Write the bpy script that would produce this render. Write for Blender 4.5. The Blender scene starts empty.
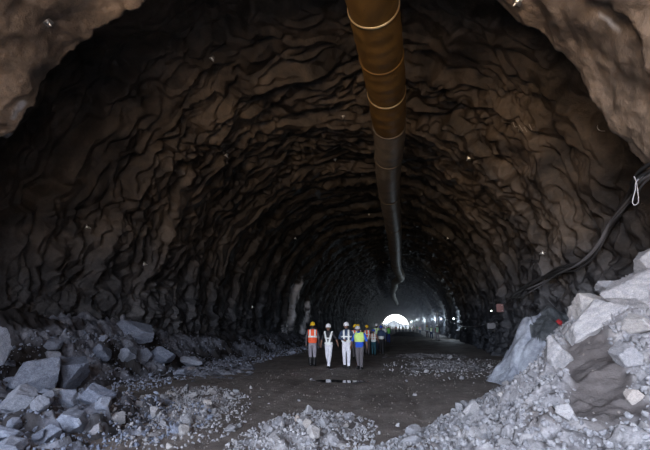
import bpy, bmesh, math, random
import numpy as np
from mathutils import Vector, Matrix, Quaternion
random.seed(7)
rng = np.random.default_rng(11)
PI = math.pi
SC = bpy.context.scene
COL = SC.collection
R_ = math.radians

# ------------------------------------------------------------------ camera
FPX = 450.0
CAMH = 1.7
PITCH = math.atan(101 / FPX)
YAW = math.atan(70 / FPX * math.cos(PITCH))
CR = np.array([math.cos(YAW), math.sin(YAW), 0.0])
CF = np.array([-math.sin(YAW) * math.cos(PITCH), math.cos(YAW) * math.cos(PITCH), math.sin(PITCH)])
CU = np.cross(CR, CF)
cam_d = bpy.data.cameras.new('camera')
cam = bpy.data.objects.new('camera', cam_d)
COL.objects.link(cam)
cam_d.sensor_width = 36.0
cam_d.lens = FPX / 650 * 36.0
cam_d.clip_end = 3000
cam_d.clip_start = 0.05
cam.location = (0, 0, CAMH)
M = Matrix([list(CR), list(CU), list(-CF)]).transposed()
cam.rotation_euler = M.to_euler()
SC.camera = cam


def ray(px, py):
    d = CF * FPX + CR * (px - 325) + CU * (225 - py)
    return d / d[1]


def at(px, py, depth):
    """the place seen at a spot of the photograph, depth metres down the tunnel"""
    d = ray(px, py) * depth
    return np.array([d[0], d[1], CAMH + d[2]])


def ground_at(px, py, z=0.0):
    d = ray(px, py)
    return at(px, py, (z - CAMH) / d[2])


# ------------------------------------------------------------------ noise
_perm = np.concatenate([rng.permutation(256)] * 3)
_g = rng.normal(size=(256, 3))
_g /= np.linalg.norm(_g, axis=1)[:, None]
_rv = rng.random((4096, 4))


def pn(x, y, z=0.0):
    x, y, z = np.broadcast_arrays(np.asarray(x, float), np.asarray(y, float), np.asarray(z, float))
    xi, yi, zi = np.floor(x).astype(int), np.floor(y).astype(int), np.floor(z).astype(int)
    xf, yf, zf = x - xi, y - yi, z - zi
    u, v, w = [t * t * t * (t * (t * 6 - 15) + 10) for t in (xf, yf, zf)]
    out = 0
    for a in (0, 1):
        for b in (0, 1):
            for c in (0, 1):
                h = _perm[_perm[_perm[(xi + a) & 255] + ((yi + b) & 255)] + ((zi + c) & 255)]
                g = _g[h]
                d = g[..., 0] * (xf - a) + g[..., 1] * (yf - b) + g[..., 2] * (zf - c)
                out = out + d * (u if a else 1 - u) * (v if b else 1 - v) * (w if c else 1 - w)
    return out * 1.5


def fbm(x, y, z=0.0, o=3):
    r, a, f = 0, 1.0, 1.0
    for i in range(o):
        r = r + a * pn(x * f + 7.3 * i, y * f - 3.1 * i, z * f + 1.7 * i if not np.isscalar(z) else z + 5.1 * i)
        a *= .5
        f *= 2.03
    return r


def ss(a, b, x):
    t = np.clip((x - a) / (b - a), 0, 1)
    return t * t * (3 - 2 * t)


def hash1(i, k=0):
    return _rv[(np.asarray(i).astype(int) * 73 + 19) & 4095, k]


def cells(x, y, seed=0):
    """broken-rock facets: every voronoi cell a tilted flat block; returns height and edge distance"""
    xi, yi = np.floor(x).astype(int), np.floor(y).astype(int)
    f1 = np.full(x.shape, 9.0)
    f2 = np.full(x.shape, 9.0)
    h = np.zeros(x.shape)
    for a in (-1, 0, 1):
        for b in (-1, 0, 1):
            k = (_perm[_perm[(xi + a) & 255] + ((yi + b) & 255)] * 13 + seed * 101 + ((xi + a) * 7 + (yi + b) * 3)) & 4095
            ox, oy = xi + a + _rv[k, 0], yi + b + _rv[k, 1]
            d = np.hypot(x - ox, y - oy)
            k2 = (k * 5 + 77) & 4095
            hh = _rv[k, 2] + (x - ox) * (_rv[k2, 0] - .5) * 1.5 + (y - oy) * (_rv[k2, 1] - .5) * 1.5
            m = d < f1
            f2 = np.where(m, f1, np.minimum(f2, d))
            h = np.where(m, hh, h)
            f1 = np.where(m, d, f1)
    return h, f2 - f1


# ------------------------------------------------------------------ tunnel form
CZ = 2.6
LIP = 9.3
MOUTH = -10.0
EXIT = 300.0


def cx(y):
    return np.interp(y, [-12, 9, 30, 70, 120, 262, 302], [-2.75, -2.75, -1.9, 0.0, 1.2, 0.4, 0.4])


def cz(y):
    return np.interp(y, [60, 300], [CZ, .7])


def wall_r(th, y):
    th = np.asarray(th, float)
    y = np.asarray(y, float)
    v = th * 8.5
    far = np.clip(1 - (y - 60) / 120, .35, 1)
    # sprayed collar in front
    col = 8.0 + .30 * pn(v / 1.9, y / 1.6, 3.3) + .14 * pn(v / .7, y / .7, 8.8) + .045 * pn(v / .25, y / .25) + .012 * pn(v / .11, y / .11, 4.0)
    rs = ss(.2, .5, math.cos(0.9) + 0 * v) * ss(7.3, 7.22, y + .35 * pn(v / 1.3, 2.2) + .12 * pn(v / .35, 6.2)) * ss(12.5, 11, v)
    col = col - .16 * rs
    # blasted and sprayed rock beyond the lip
    wy = 1.5 * pn(v / 3.6, y / 4.2, 5.5) + .75 * pn(v / 1.4, y / 1.7, 1.2) + .22 * pn(v / .5, y / .5, 2.2)
    wy = wy * np.interp(y, [14, 26], [1.0, .55])
    q = (y + wy * 1.1 - LIP) / 3.1
    k = np.floor(q)
    fr = q - k
    a1 = .22 + .38 * hash1(k)
    s1 = np.where(fr < .93, fr / .93, (1 - fr) / .07) * a1
    q2 = (y * 1.0 + wy * 1.9 + .35 * np.abs(v - 13.3)) / 1.05
    k2 = np.floor(q2)
    f2 = q2 - k2
    g2 = ss(-.25, .35, pn(v / 2.2, y / 2.6, 9.1))
    s2 = np.where(f2 < .86, f2 / .86, (1 - f2) / .14) * (.08 + .30 * hash1(k2, 1)) * g2 * (.55 + .9 * ss(-.3, .4, pn(v / 1.1, y / 1.3, 33.)))
    s2 = s2 * np.interp(y, [12, 20, 30], [.75, 1.0, .65])
    q3 = (y + wy * 2.6 + .5 * pn(v / .9, y / .9, 12.5)) / .42
    f3 = q3 - np.floor(q3)
    g3 = ss(-.1, .4, pn(v / 1.4 + 9, y / 1.4, 3.1))
    s3 = np.where(f3 < .8, f3 / .8, (1 - f3) / .2) * .065 * g3 * np.interp(y, [16, 26], [1.0, .35])
    rk = 8.30 + s1 + s2 + s3 + .40 * pn(v / 4.5, y / 5.0, 7.7) + .20 * pn(v / 1.2, y / .9, 1.9) + .07 * np.interp(y, [16, 28], [1.0, .45]) * pn(v / .4, y / .36, 4.4) + .018 * pn(v / .15, y / .14, 6.1)
    rg = 1 - np.abs(pn(v / 1.5, y / .75, 21.0))
    near = ss(30, 20, y)
    cr1 = 1 - np.abs(pn((v + y * 1.2) / 3.2, (v * .45 - y) / .9, 51.))
    cr2 = 1 - np.abs(pn((v * .6 - y) / 1.3, (v + y * 2) / 3.1, 61.))
    rk = rk - .16 * ss(.8, 1, rg) + near * (.24 * ss(.78, 1, cr1) * ss(-.2, .3, pn(v / 2.5, y / 2.5, 71.)) + .10 * ss(.8, 1, cr2) - .05)
    # blocky bare rock near the ground
    hgt = CZ + 8.5 * np.sin(th)
    low = ss(4.2, 1.2, hgt + 1.2 * pn(v / 2, y / 2, 15.)) * ss(60, 35, y)
    ch, ce = cells(v / .8 + .3 * pn(v, y), y / .6 + .3 * pn(v, y, 4.))
    ch2, ce2 = cells(v / .32, y / .26, 3)
    rk = rk - low * (.30 * ch - .15 + .10 * ch2)
    rk = np.interp(y, [80, 260], [8.4, 8.3]) + (rk - 8.4) * far
    rk = rk + 1.7 * ss(LIP + 9.0, LIP + 1.5, y) - .0
    m = ss(LIP - .05, LIP + .12, y + .28 * pn(v / 1.7, 1.5) + .12 * pn(v / .45, 4.5) + .05 * pn(v / .18, 9.5))
    return col * (1 - m) + rk * m


def wall_hit(px, py, off=0.0, dmax=200.0):
    """the spot of the wall or vault that a line of sight meets; off = metres inward"""
    d = ray(px, py)
    t = np.arange(4.0, dmax, .02)
    X, Z = d[0] * t, CAMH + d[2] * t
    c = cx(t)
    k = cz(t)
    r = np.hypot(X - c, Z - k)
    th = np.arctan2(Z - k, X - c)
    w = wall_r(th, t)
    i = int(np.argmax(r > w - off))
    p = np.array([X[i], t[i], Z[i]])
    n = np.array([c[i] - X[i], 0, k[i] - Z[i]])
    return p, n / np.linalg.norm(n)


# ground: floor with ruts, and every heap's own height
def floor_h(x, y):
    ruts = 0
    for rx in (-1.9, -.2, 1.4):
        ruts = ruts - .035 * np.exp(-((x - rx - .5 * pn(y / 9, rx) - cx(y) * .3) / .16) ** 2)
    h = .07 * pn(x / 2.3, y / 3.1, 2.) + .03 * pn(x / .7, y / .8, 5.) + .012 * pn(x / .2, y / .22, 7.) + .006 * pn(x / .09, y / .1, 9.) + ruts
    px_, py_ = ground_at(337, 381)[:2]
    e = ((x - px_) / .95) ** 2 + ((y - py_) / .55) ** 2
    return h - .10 * np.exp(-e * 1.2) + .03


def toe(y):
    return np.where(y > 6, .2 + (y - 7.4) * .45, -.43 + (6 - y) * .35)


def broken(x, y, s, seed):
    c1, e1 = cells(x / s + .25 * pn(x / s, y / s), y / s + .25 * pn(x / s, y / s, 3.), seed)
    c2, e2 = cells(x / (s * .42), y / (s * .42), seed + 5)
    return (c1 - .5) * s * .55 * ss(0, .15, e1) + (c2 - .5) * s * .28 * ss(0, .12, e2) + .04 * s * pn(x / .07, y / .07, seed)


def pile_right(x, y):
    b = (x - toe(y) - .3 * pn(y / 1.1, 3.3))
    k = np.interp(y, [4, 6.5, 9.5], [.20, .34, .76])
    h = k * b * ss(-.3, 2.2, b) * ss(15.0, 12.5, y)
    h = np.where(b < 0, b * .3, h)
    h = h + .14 * pn(x / .9, y / .9, 4.) * ss(0, 1, b)
    # bare earth run between the broken rock
    e = earth_mask(x, y)
    h = h + e * (.05 * pn(x / .25, y / .25, 3.) + .03 * pn(x / .1, y / .1, 5.))
    return h + (1 - .8 * e) * broken(x, y, .42, 1) * ss(-.2, .5, b) - .10 * e


def earth_mask(x, y):
    # the run of earth comes down the pile in the direction of the viewer
    a = ground_line(x, y)
    return ss(.48, .26, np.abs(a + .25 * pn(x / .6, y / .6, 8.))) * ss(5.2, 5.9, y) * ss(9.2, 8.4, y)


def ground_line(x, y):
    # signed distance from the run's middle line, (2.5, 6.9) to (4.7, 9.9)
    ax, ay, bx, by = 2.15, 5.4, 3.05, 8.1
    L = math.hypot(bx - ax, by - ay)
    return ((x - ax) * (by - ay) - (y - ay) * (bx - ax)) / L


def pile_left_foot(x, y):
    wx = cx(y) - 7.9
    b = x - wx
    wd = 2.6 + .8 * pn(y / 3., 1.1) + .5 * pn(y / 1.1, 6.1) - .03 * (y - 12)
    H = np.interp(y, [4, 9, 12, 17, 25, 40, 60], [.3, .9, 1.7, 1.5, 1.1, .7, .3])
    t = 1 - b / wd
    h = H * np.clip(t, -.2, 1.3) * ss(-.1, .7, t)
    h = np.where(t < 0, t * .5, h)
    return h + broken(x, y, .5, 2) * ss(-.05, .3, t) + .12 * pn(x / .8, y / .8, 2.2) * ss(0, .3, t)


def patch(x, y, c, rx, ry, H, s, seed, rot=0.0):
    dx, dy = x - c[0], y - c[1]
    ca, sa = math.cos(rot), math.sin(rot)
    u, v = (dx * ca + dy * sa) / rx, (-dx * sa + dy * ca) / ry
    e = np.hypot(u, v) + .55 * pn(x / .9, y / .9, seed) + .35 * pn(x / .33, y / .33, seed)
    t = 1 - e
    h = H * np.clip(t * 1.6, -1, 1) + .0
    return h + broken(x, y, s, seed) * ss(-.02, .25, t) * .7 - .02


PATCH = {
    'centre': dict(c=tuple((ground_at(308, 438)[:2])), rx=.85, ry=1.7, H=.17, s=.22, seed=6, rot=-.02),
    'left': dict(c=tuple((ground_at(187, 408)[:2])), rx=1.05, ry=2.7, H=.12, s=.2, seed=7, rot=.35),
    'left_back': dict(c=tuple((ground_at(215, 368)[:2])), rx=1.9, ry=5.0, H=.15, s=.25, seed=8, rot=.25),
    'right_back': dict(c=tuple((ground_at(450, 366)[:2])), rx=2.1, ry=4.0, H=.06, s=.2, seed=9, rot=-.1),
    'far_strip': dict(c=tuple((ground_at(428, 356.5)[:2])), rx=2.2, ry=2.0, H=.10, s=.25, seed=10, rot=0),
}


def slump(x, y):
    c = (4.8, 15.2)
    u, v = (x - c[0]) / 2.25, (y - c[1]) / 2.3
    e = np.hypot(u, v) + .16 * pn(x / .9, y / .9, 31.)
    h = 2.25 * ss(1.05, .1, e) - .12
    return h + broken(x, y, .7, 22) * .55 * ss(1, .7, e) + .22 * pn((x + y) / .45, (x - y) / 1.3, 3.) * ss(1, .6, e) + .05 * pn(x / .18, y / .18, 5.)


def left_heap(x, y):
    c = ground_at(48, 425)[:2]
    e = np.hypot((x - c[0]) / 2.7, (y - c[1]) / 2.8) + .25 * pn(x / .9, y / .9, 41.)
    return .42 * ss(1.0, .1, e) + broken(x, y, .4, 12) * ss(1.0, .7, e) - .06


def surf(x, y):
    x = np.asarray(x, float)
    y = np.asarray(y, float)
    h = floor_h(x, y)
    for f in (pile_right, pile_left_foot, slump, left_heap):
        h = np.maximum(h, f(x, y))
    for p in PATCH.values():
        h = np.maximum(h, patch(x, y, **p))
    return h


# ------------------------------------------------------------------ materials
def mat(name, col=(.5, .5, .5), rough=.6, metal=0.0, spec=.5, emit=None, es=1.0):
    m = bpy.data.materials.new(name)
    m.use_nodes = True
    b = m.node_tree.nodes['Principled BSDF']
    b.inputs['Base Color'].default_value = (*col, 1)
    b.inputs['Roughness'].default_value = rough
    b.inputs['Metallic'].default_value = metal
    b.inputs['Specular IOR Level'].default_value = spec
    if emit:
        b.inputs['Emission Color'].default_value = (*emit, 1)
        b.inputs['Emission Strength'].default_value = es
    return m


class NT:
    def __init__(s, m):
        s.t = m.node_tree
        s.b = s.t.nodes['Principled BSDF']

    def n(s, typ, **kw):
        nd = s.t.nodes.new(typ)
        for k, v in kw.items():
            if k in nd.inputs:
                nd.inputs[k].default_value = v
            else:
                setattr(nd, k, v)
        return nd

    def l(s, a, b):
        s.t.links.new(a, b)

    def noise(s, vec, scale, detail=4, rough=.6, dist=0.0):
        nd = s.n('ShaderNodeTexNoise', Scale=scale, Detail=detail, Roughness=rough, Distortion=dist)
        s.l(vec, nd.inputs['Vector'])
        return nd.outputs['Fac']

    def ramp(s, fac, stops):
        nd = s.n('ShaderNodeValToRGB')
        e = nd.color_ramp.elements
        while len(e) < len(stops):
            e.new(.5)
        for i, (p, c) in enumerate(stops):
            e[i].position = p
            e[i].color = (*c, 1) if len(c) == 3 else c
        s.l(fac, nd.inputs['Fac'])
        return nd.outputs['Color']

    def mix(s, fac, a, b, mode='MIX'):
        nd = s.n('ShaderNodeMix', data_type='RGBA', blend_type=mode)
        for i, x in ((0, fac), (6, a), (7, b)):
            if isinstance(x, (int, float)):
                nd.inputs[i].default_value = x
            elif isinstance(x, tuple):
                nd.inputs[i].default_value = (*x, 1)
            else:
                s.l(x, nd.inputs[i])
        return nd.outputs[2]

    def bump(s, hts, dist=.05):
        prev = None
        for h, st, d in hts:
            nd = s.n('ShaderNodeBump', Strength=st, Distance=d)
            s.l(h, nd.inputs['Height'])
            if prev:
                s.l(prev, nd.inputs['Normal'])
            prev = nd.outputs['Normal']
        s.l(prev, s.b.inputs['Normal'])


def g(v):
    return (v, v, v)


def mat_wall():
    m = mat('sprayed rock wall', rough=.6)
    t = NT(m)
    co = t.n('ShaderNodeTexCoord').outputs['Object']
    n1 = t.noise(co, .35, 5, .6)
    n2 = t.noise(co, 2.2, 6, .65, .4)
    n3 = t.noise(co, 9, 6, .7)
    n4 = t.noise(co, 38, 3, .6)
    c = t.ramp(n2, [(.28, (.100, .084, .070)), (.52, (.190, .158, .130)), (.75, (.30, .255, .215))])
    c2 = t.ramp(n1, [(.35, (.62, .60, .58)), (.65, (1.15, 1.1, 1.02))])
    c = t.mix(1.0, c, c2, 'MULTIPLY')
    # lower rock is bare, colder and greyer than the sprayed vault
    sep = t.n('ShaderNodeSeparateXYZ')
    t.l(co, sep.inputs[0])
    ad = t.n('ShaderNodeMath', operation='MULTIPLY_ADD')
    t.l(n1, ad.inputs[0]); ad.inputs[1].default_value = 5.0; t.l(sep.outputs['Z'], ad.inputs[2])
    low = t.ramp(ad.outputs[0], [(0, g(1)), (1, g(0))])
    mr = t.n('ShaderNodeMapRange')
    t.l(ad.outputs[0], mr.inputs['Value'])
    mr.inputs['From Min'].default_value = 5.2; mr.inputs['From Max'].default_value = 8.2
    mr.inputs['To Min'].default_value = 1; mr.inputs['To Max'].default_value = 0
    grey = t.ramp(n3, [(.3, (.075, .078, .088)), (.7, (.24, .245, .265))])
    c = t.mix(mr.outputs[0], c, grey)
    # light on camera-facing and wet rock, painted in as a pale vertex mask
    n0 = t.noise(co, .55, 5, .65, .8)
    dark = t.mix(1.0, c, t.ramp(n0, [(.38, (.11, .11, .12)), (.62, (.62, .61, .60))]), 'MULTIPLY')  # sooty rock past the lip, colour darkened further for the recess shade
    # deeper in, the lining colour turns darker and cooler
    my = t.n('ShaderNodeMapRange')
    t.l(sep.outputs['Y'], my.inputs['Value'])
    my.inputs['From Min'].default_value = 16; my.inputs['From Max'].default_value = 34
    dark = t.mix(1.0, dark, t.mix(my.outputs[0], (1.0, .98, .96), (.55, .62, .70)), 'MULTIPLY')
    fr_ = t.n('ShaderNodeAttribute', attribute_name='collar')
    pale = t.mix(1.0, c, t.ramp(n0, [(.36, (.75, .74, .76)), (.60, (1.75, 1.70, 1.68))]), 'MULTIPLY')
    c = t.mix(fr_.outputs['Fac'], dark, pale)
    at_ = t.n('ShaderNodeAttribute', attribute_name='lit_streak')
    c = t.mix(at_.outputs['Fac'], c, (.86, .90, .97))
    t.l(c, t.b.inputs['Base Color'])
    r = t.ramp(n2, [(.3, g(.38)), (.7, g(.72))])
    t.l(r, t.b.inputs['Roughness'])
    t.bump([(n3, .55, .10), (n4, .5, .03)])
    return m


def mat_rock(name, lo, hi, rough=.75, sc=1.0, earth=None):
    m = mat(name, rough=rough, spec=.35)
    t = NT(m)
    co = t.n('ShaderNodeTexCoord').outputs['Object']
    n1 = t.noise(co, 1.6 * sc, 6, .65, .3)
    n2 = t.noise(co, 7 * sc, 6, .7)
    n3 = t.noise(co, 30 * sc, 4, .65)
    mid = tuple((a + b) / 2 for a, b in zip(lo, hi))
    c = t.ramp(n2, [(.3, lo), (.5, mid), (.68, hi)])
    c = t.mix(1.0, c, t.ramp(n1, [(.3, (.62, .62, .65)), (.65, (1.08, 1.05, 1.0))]), 'MULTIPLY')
    oi = t.n('ShaderNodeObjectInfo')
    c = c if earth else t.mix(1.0, c, t.ramp(oi.outputs['Random'], [(0, (.70, .72, .76)), (.75, (1.05, 1.05, 1.05)), (.93, (1.1, 1.06, 1.0)), (1, (1.12, .92, .76))]), 'MULTIPLY')
    if earth:
        at_ = t.n('ShaderNodeAttribute', attribute_name='earth')
        e = t.mix(n3, tuple(v * .6 for v in earth), tuple(v * 1.35 for v in earth))
        c = t.mix(at_.outputs['Fac'], c, e)
    t.l(c, t.b.inputs['Base Color'])
    t.bump([(n2, .5, .06 / sc), (n3, .45, .02 / sc)])
    return m


def mat_floor():
    m = mat('damp muddy floor', rough=.7)
    t = NT(m)
    co = t.n('ShaderNodeTexCoord').outputs['Object']
    n1 = t.noise(co, .5, 6, .65, .5)
    n2 = t.noise(co, 4, 6, .7)
    n3 = t.noise(co, 26, 4, .7)
    c = t.ramp(n1, [(.3, (.10, .086, .078)), (.7, (.23, .202, .186))])
    c = t.mix(1.0, c, t.ramp(n2, [(.3, g(.7)), (.7, g(1.25))]), 'MULTIPLY')
    sp = t.ramp(n3, [(.64, g(0)), (.72, g(1))])
    c = t.mix(sp, c, (.22, .21, .21))
    t.l(c, t.b.inputs['Base Color'])
    t.l(t.ramp(n1, [(.35, g(.82)), (.7, g(.6))]), t.b.inputs['Roughness'])
    t.bump([(n2, .5, .05), (n3, .6, .02)])
    t.b.inputs['Specular IOR Level'].default_value = .25
    return m


def mat_cloth(name, col, rough=.85):
    m = mat(name, col, rough)
    t = NT(m)
    co = t.n('ShaderNodeTexCoord').outputs['Object']
    n = t.noise(co, 14, 4, .6)
    c = t.mix(1.0, col, t.ramp(n, [(.3, g(.82)), (.7, g(1.08))]), 'MULTIPLY')
    t.l(c, t.b.inputs['Base Color'])
    t.bump([(n, .4, .02)])
    return m


def mat_duct(name, col, rough):
    m = mat(name, col, rough, spec=.5)
    t = NT(m)
    co = t.n('ShaderNodeTexCoord').outputs['Object']
    n = t.noise(co, 1.3, 5, .6, .6)
    n2 = t.noise(co, 9, 4, .7)
    c = t.mix(1.0, col, t.ramp(n, [(.3, g(.55)), (.6, g(1.15))]), 'MULTIPLY')
    c = t.mix(t.ramp(n2, [(.62, g(0)), (.75, g(1))]), c, tuple(v * .35 for v in col))
    t.l(c, t.b.inputs['Base Color'])
    t.bump([(n, .3, .08), (n2, .2, .01)])
    return m


MW = mat_wall()
MF = mat_floor()
M_RUB = mat_rock('pale broken rock', (.12, .118, .13), (.40, .395, .41), sc=1.3, earth=(.115, .102, .10))
M_RUBL = mat_rock('blue grey broken rock', (.10, .11, .145), (.32, .34, .40), sc=1.3, earth=(.035, .032, .033))  # earth tone darkened to put the deep shade between boulders into the colour
M_CHUNK = mat_rock('pale rock chunk', (.20, .198, .21), (.45, .445, .455), sc=4)
M_CHUNKL = mat_rock('blue grey rock chunk', (.12, .14, .19), (.36, .40, .49), sc=3)
M_SLUMP = mat_rock('blue grey sprayed slump', (.22, .24, .29), (.50, .54, .62), rough=.6, sc=1.0)
M_SLUMPD = mat_rock('dark wet rock', (.03, .037, .042), (.12, .13, .14), rough=.4, sc=1.2)
M_DY = mat_duct('ochre duct fabric', (.17, .092, .022), .5)
M_DG = mat_duct('grey duct fabric', (.20, .165, .125), .5)
M_DL = mat_duct('pale duct fabric', (.38, .36, .31), .5)
M_BAND = mat('brass duct band', (1.0, .78, .42), .35, metal=.8)
M_STEEL = mat('bright steel', (.75, .74, .72), .3, metal=.9)
M_CABLE = mat('black cable rubber', (.035, .034, .036), .5)
M_CABLEG = mat('grey cable rubber', (.13, .13, .14), .5)
M_STRING = mat('white string', (.42, .42, .45), .8)
M_WATER = mat('puddle water', (.02, .02, .022), .03, spec=.5)
M_PAINT = mat('white paint', (.32, .31, .30), .8)
M_POLE = mat('pale pole paint', (.7, .72, .7), .6)


# ------------------------------------------------------------------ object helpers
def tag(o, label=None, cat=None, group=None, kind=None):
    if label: o['label'] = label
    if cat: o['category'] = cat
    if group: o['group'] = group
    if kind: o['kind'] = kind
    return o


def link(name, me, parent=None):
    o = bpy.data.objects.new(name, me)
    COL.objects.link(o)
    if parent:
        o.parent = parent
    return o


def empty(name, loc, rz=0.0, **kw):
    o = bpy.data.objects.new(name, None)
    COL.objects.link(o)
    o.location = tuple(float(v) for v in loc)
    o.rotation_euler = (0, 0, rz)
    o.empty_display_size = .2
    return tag(o, **kw)


def np_mesh(name, V, F, mats, smooth=True):
    me = bpy.data.meshes.new(name)
    V = np.asarray(V, np.float32)
    F = np.asarray(F, np.int32)
    k = F.shape[1]
    me.vertices.add(len(V))
    me.vertices.foreach_set('co', V.ravel())
    me.loops.add(F.size)
    me.loops.foreach_set('vertex_index', F.ravel())
    me.polygons.add(len(F))
    me.polygons.foreach_set('loop_start', np.arange(0, F.size, k, dtype=np.int32))
    me.update(calc_edges=True)
    for m in (mats if isinstance(mats, (list, tuple)) else [mats]):
        me.materials.append(m)
    me.polygons.foreach_set('use_smooth', np.full(len(F), smooth))
    me.validate()
    return me


def grid_faces(nu, nv, flip=False):
    i = np.arange(nu - 1)[:, None] * nv + np.arange(nv - 1)[None, :]
    a = i.ravel()
    F = np.stack([a, a + nv, a + nv + 1, a + 1], 1)
    return F[:, ::-1] if flip else F


def attr(me, name, vals):
    a = me.attributes.new(name, 'FLOAT', 'POINT')
    a.data.foreach_set('value', np.asarray(vals, np.float32).ravel())


def tube_vf(P, rad, seg=12, rr=None, cap=True):
    """loft of rings along a path; rad a number or list; rr optional second radius"""
    P = np.asarray(P, float)
    n = len(P)
    rad = np.full(n, rad) if np.isscalar(rad) else np.asarray(rad, float)
    rr = rad if rr is None else np.asarray(rr, float)
    T = np.gradient(P, axis=0)
    T /= np.linalg.norm(T, axis=1)[:, None] + 1e-9
    up = np.array([0, 0, 1.0]) if abs(T[0][2]) < .8 else np.array([0, 1.0, 0])
    V = []
    a = np.linspace(0, 2 * PI, seg, endpoint=False)
    for i in range(n):
        s = np.cross(T[i], up); s /= np.linalg.norm(s) + 1e-9
        u = np.cross(s, T[i])
        up = u if abs(T[0][2]) < .8 or True else up
        V.append(P[i] + np.outer(np.cos(a) * rad[i], s) + np.outer(np.sin(a) * rr[i], u))
    V = np.concatenate(V)
    F = []
    for i in range(n - 1):
        for j in range(seg):
            F.append((i * seg + j, i * seg + (j + 1) % seg, (i + 1) * seg + (j + 1) % seg, (i + 1) * seg + j))
    V = np.concatenate([V, P[:1], P[-1:]])
    c0, c1 = len(V) - 2, len(V) - 1
    if cap:
        for j in range(seg):
            F.append((c0, (j + 1) % seg, j, j))
            F.append((c1, (n - 1) * seg + j, (n - 1) * seg + (j + 1) % seg, (n - 1) * seg + (j + 1) % seg))
    return V, F


def mesh_from(name, parts, mats, smooth=True):
    """parts: list of (V, F[, material index]); faces given as tuples, a repeated last index makes a triangle"""
    bm = bmesh.new()
    for p in parts:
        V, F = p[0], p[1]
        mi = p[2] if len(p) > 2 else 0
        vs = [bm.verts.new(tuple(map(float, v))) for v in V]
        for f in F:
            idx = []
            for k in f:
                if k not in idx:
                    idx.append(k)
            try:
                fc = bm.faces.new([vs[k] for k in idx])
                fc.material_index = mi
                fc.smooth = smooth
            except ValueError:
                pass
    loose = [v for v in bm.verts if not v.link_faces]
    bmesh.ops.delete(bm, geom=loose, context='VERTS')
    bmesh.ops.recalc_face_normals(bm, faces=bm.faces)
    me = bpy.data.meshes.new(name)
    bm.to_mesh(me)
    bm.free()
    for m in (mats if isinstance(mats, (list, tuple)) else [mats]):
        me.materials.append(m)
    return me


def box_vf(c, s, rot=None, bev=0):
    c = np.asarray(c, float)
    h = np.asarray(s, float) / 2
    V = np.array([[x, y, z] for x in (-1, 1) for y in (-1, 1) for z in (-1, 1)]) * h
    if rot is not None:
        V = V @ np.asarray(rot).T
    F = [(0, 1, 3, 2), (4, 6, 7, 5), (0, 4, 5, 1), (2, 3, 7, 6), (0, 2, 6, 4), (1, 5, 7, 3)]
    return V + c, F


# ------------------------------------------------------------------ the shell
ys = np.concatenate([np.arange(MOUTH, 4, .3), np.arange(4, 8.8, .07), np.arange(8.8, 26, .045), np.arange(26, 42, .08),
                     np.arange(42, 80, .2), np.arange(80, 150, .5), np.arange(150, EXIT + .1, 1.0)])
th = np.radians(np.concatenate([np.linspace(-20, 60, 240, endpoint=False), np.linspace(60, 120, 150, endpoint=False), np.linspace(120, 200, 241)]))
TH, YY = np.meshgrid(th, ys)
RR = wall_r(TH, YY)
CXX = cx(YY)
VX = CXX + RR * np.cos(TH)
VZ = cz(YY) + RR * np.sin(TH)
V = np.stack([VX, YY, VZ], -1)
# vertex normals of the whole shell so the three surfaces join smoothly
du = np.gradient(V, axis=0)
dv = np.gradient(V, axis=1)
N = np.cross(du, dv)
N /= np.linalg.norm(N, axis=2)[..., None]
N = np.where((N[..., :1] * (VX - CXX)[..., None] + N[..., 2:] * (VZ - cz(YY))[..., None]) > 0, -N, N)


def lit_streak_mask():
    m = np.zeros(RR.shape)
    # (px, py) middle lines of the bright streaks as seen, turned into places on the wall
    for pts, w, st in (([(298, 288), (293, 304), (289, 318), (287, 330)], .95, 1.0), ([(308, 307), (305, 318), (303, 330)], .6, 1.0),  # left wall: light on camera-facing rock, painted as pale colour
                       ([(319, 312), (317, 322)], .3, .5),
                       ([(445, 316), (447, 326), (449, 336)], .4, .7), ([(431, 316), (433, 326)], .4, .6),  # right wall: sheen along the wet rock, painted as pale colour
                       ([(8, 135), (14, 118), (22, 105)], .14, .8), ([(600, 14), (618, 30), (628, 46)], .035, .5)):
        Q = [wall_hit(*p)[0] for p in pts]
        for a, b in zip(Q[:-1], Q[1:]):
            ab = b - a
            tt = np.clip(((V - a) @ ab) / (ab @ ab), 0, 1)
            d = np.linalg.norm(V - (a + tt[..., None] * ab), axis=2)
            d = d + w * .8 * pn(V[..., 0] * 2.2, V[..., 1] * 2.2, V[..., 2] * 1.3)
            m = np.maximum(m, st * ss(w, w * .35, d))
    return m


LIT_M = lit_streak_mask()


def shell(name, j0, j1):
    sub = V[:, j0:j1 + 1]
    nu, nv = sub.shape[:2]
    me = np_mesh(name, sub.reshape(-1, 3), grid_faces(nu, nv, True), MW)
    attr(me, 'lit_streak', LIT_M[:, j0:j1 + 1])
    attr(me, 'collar', (RR < 8.75)[:, j0:j1 + 1] * (ys < LIP + .45)[:, None])
    me.normals_split_custom_set_from_vertices(N[:, j0:j1 + 1].reshape(-1, 3).tolist())
    o = link(name, me)
    tag(o, kind='structure')


ja = int(np.argmin(np.abs(np.degrees(th) - 48)))
jb = int(np.argmin(np.abs(np.degrees(th) - 132)))
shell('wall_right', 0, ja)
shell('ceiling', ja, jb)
shell('wall_left', jb, len(th) - 1)


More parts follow.
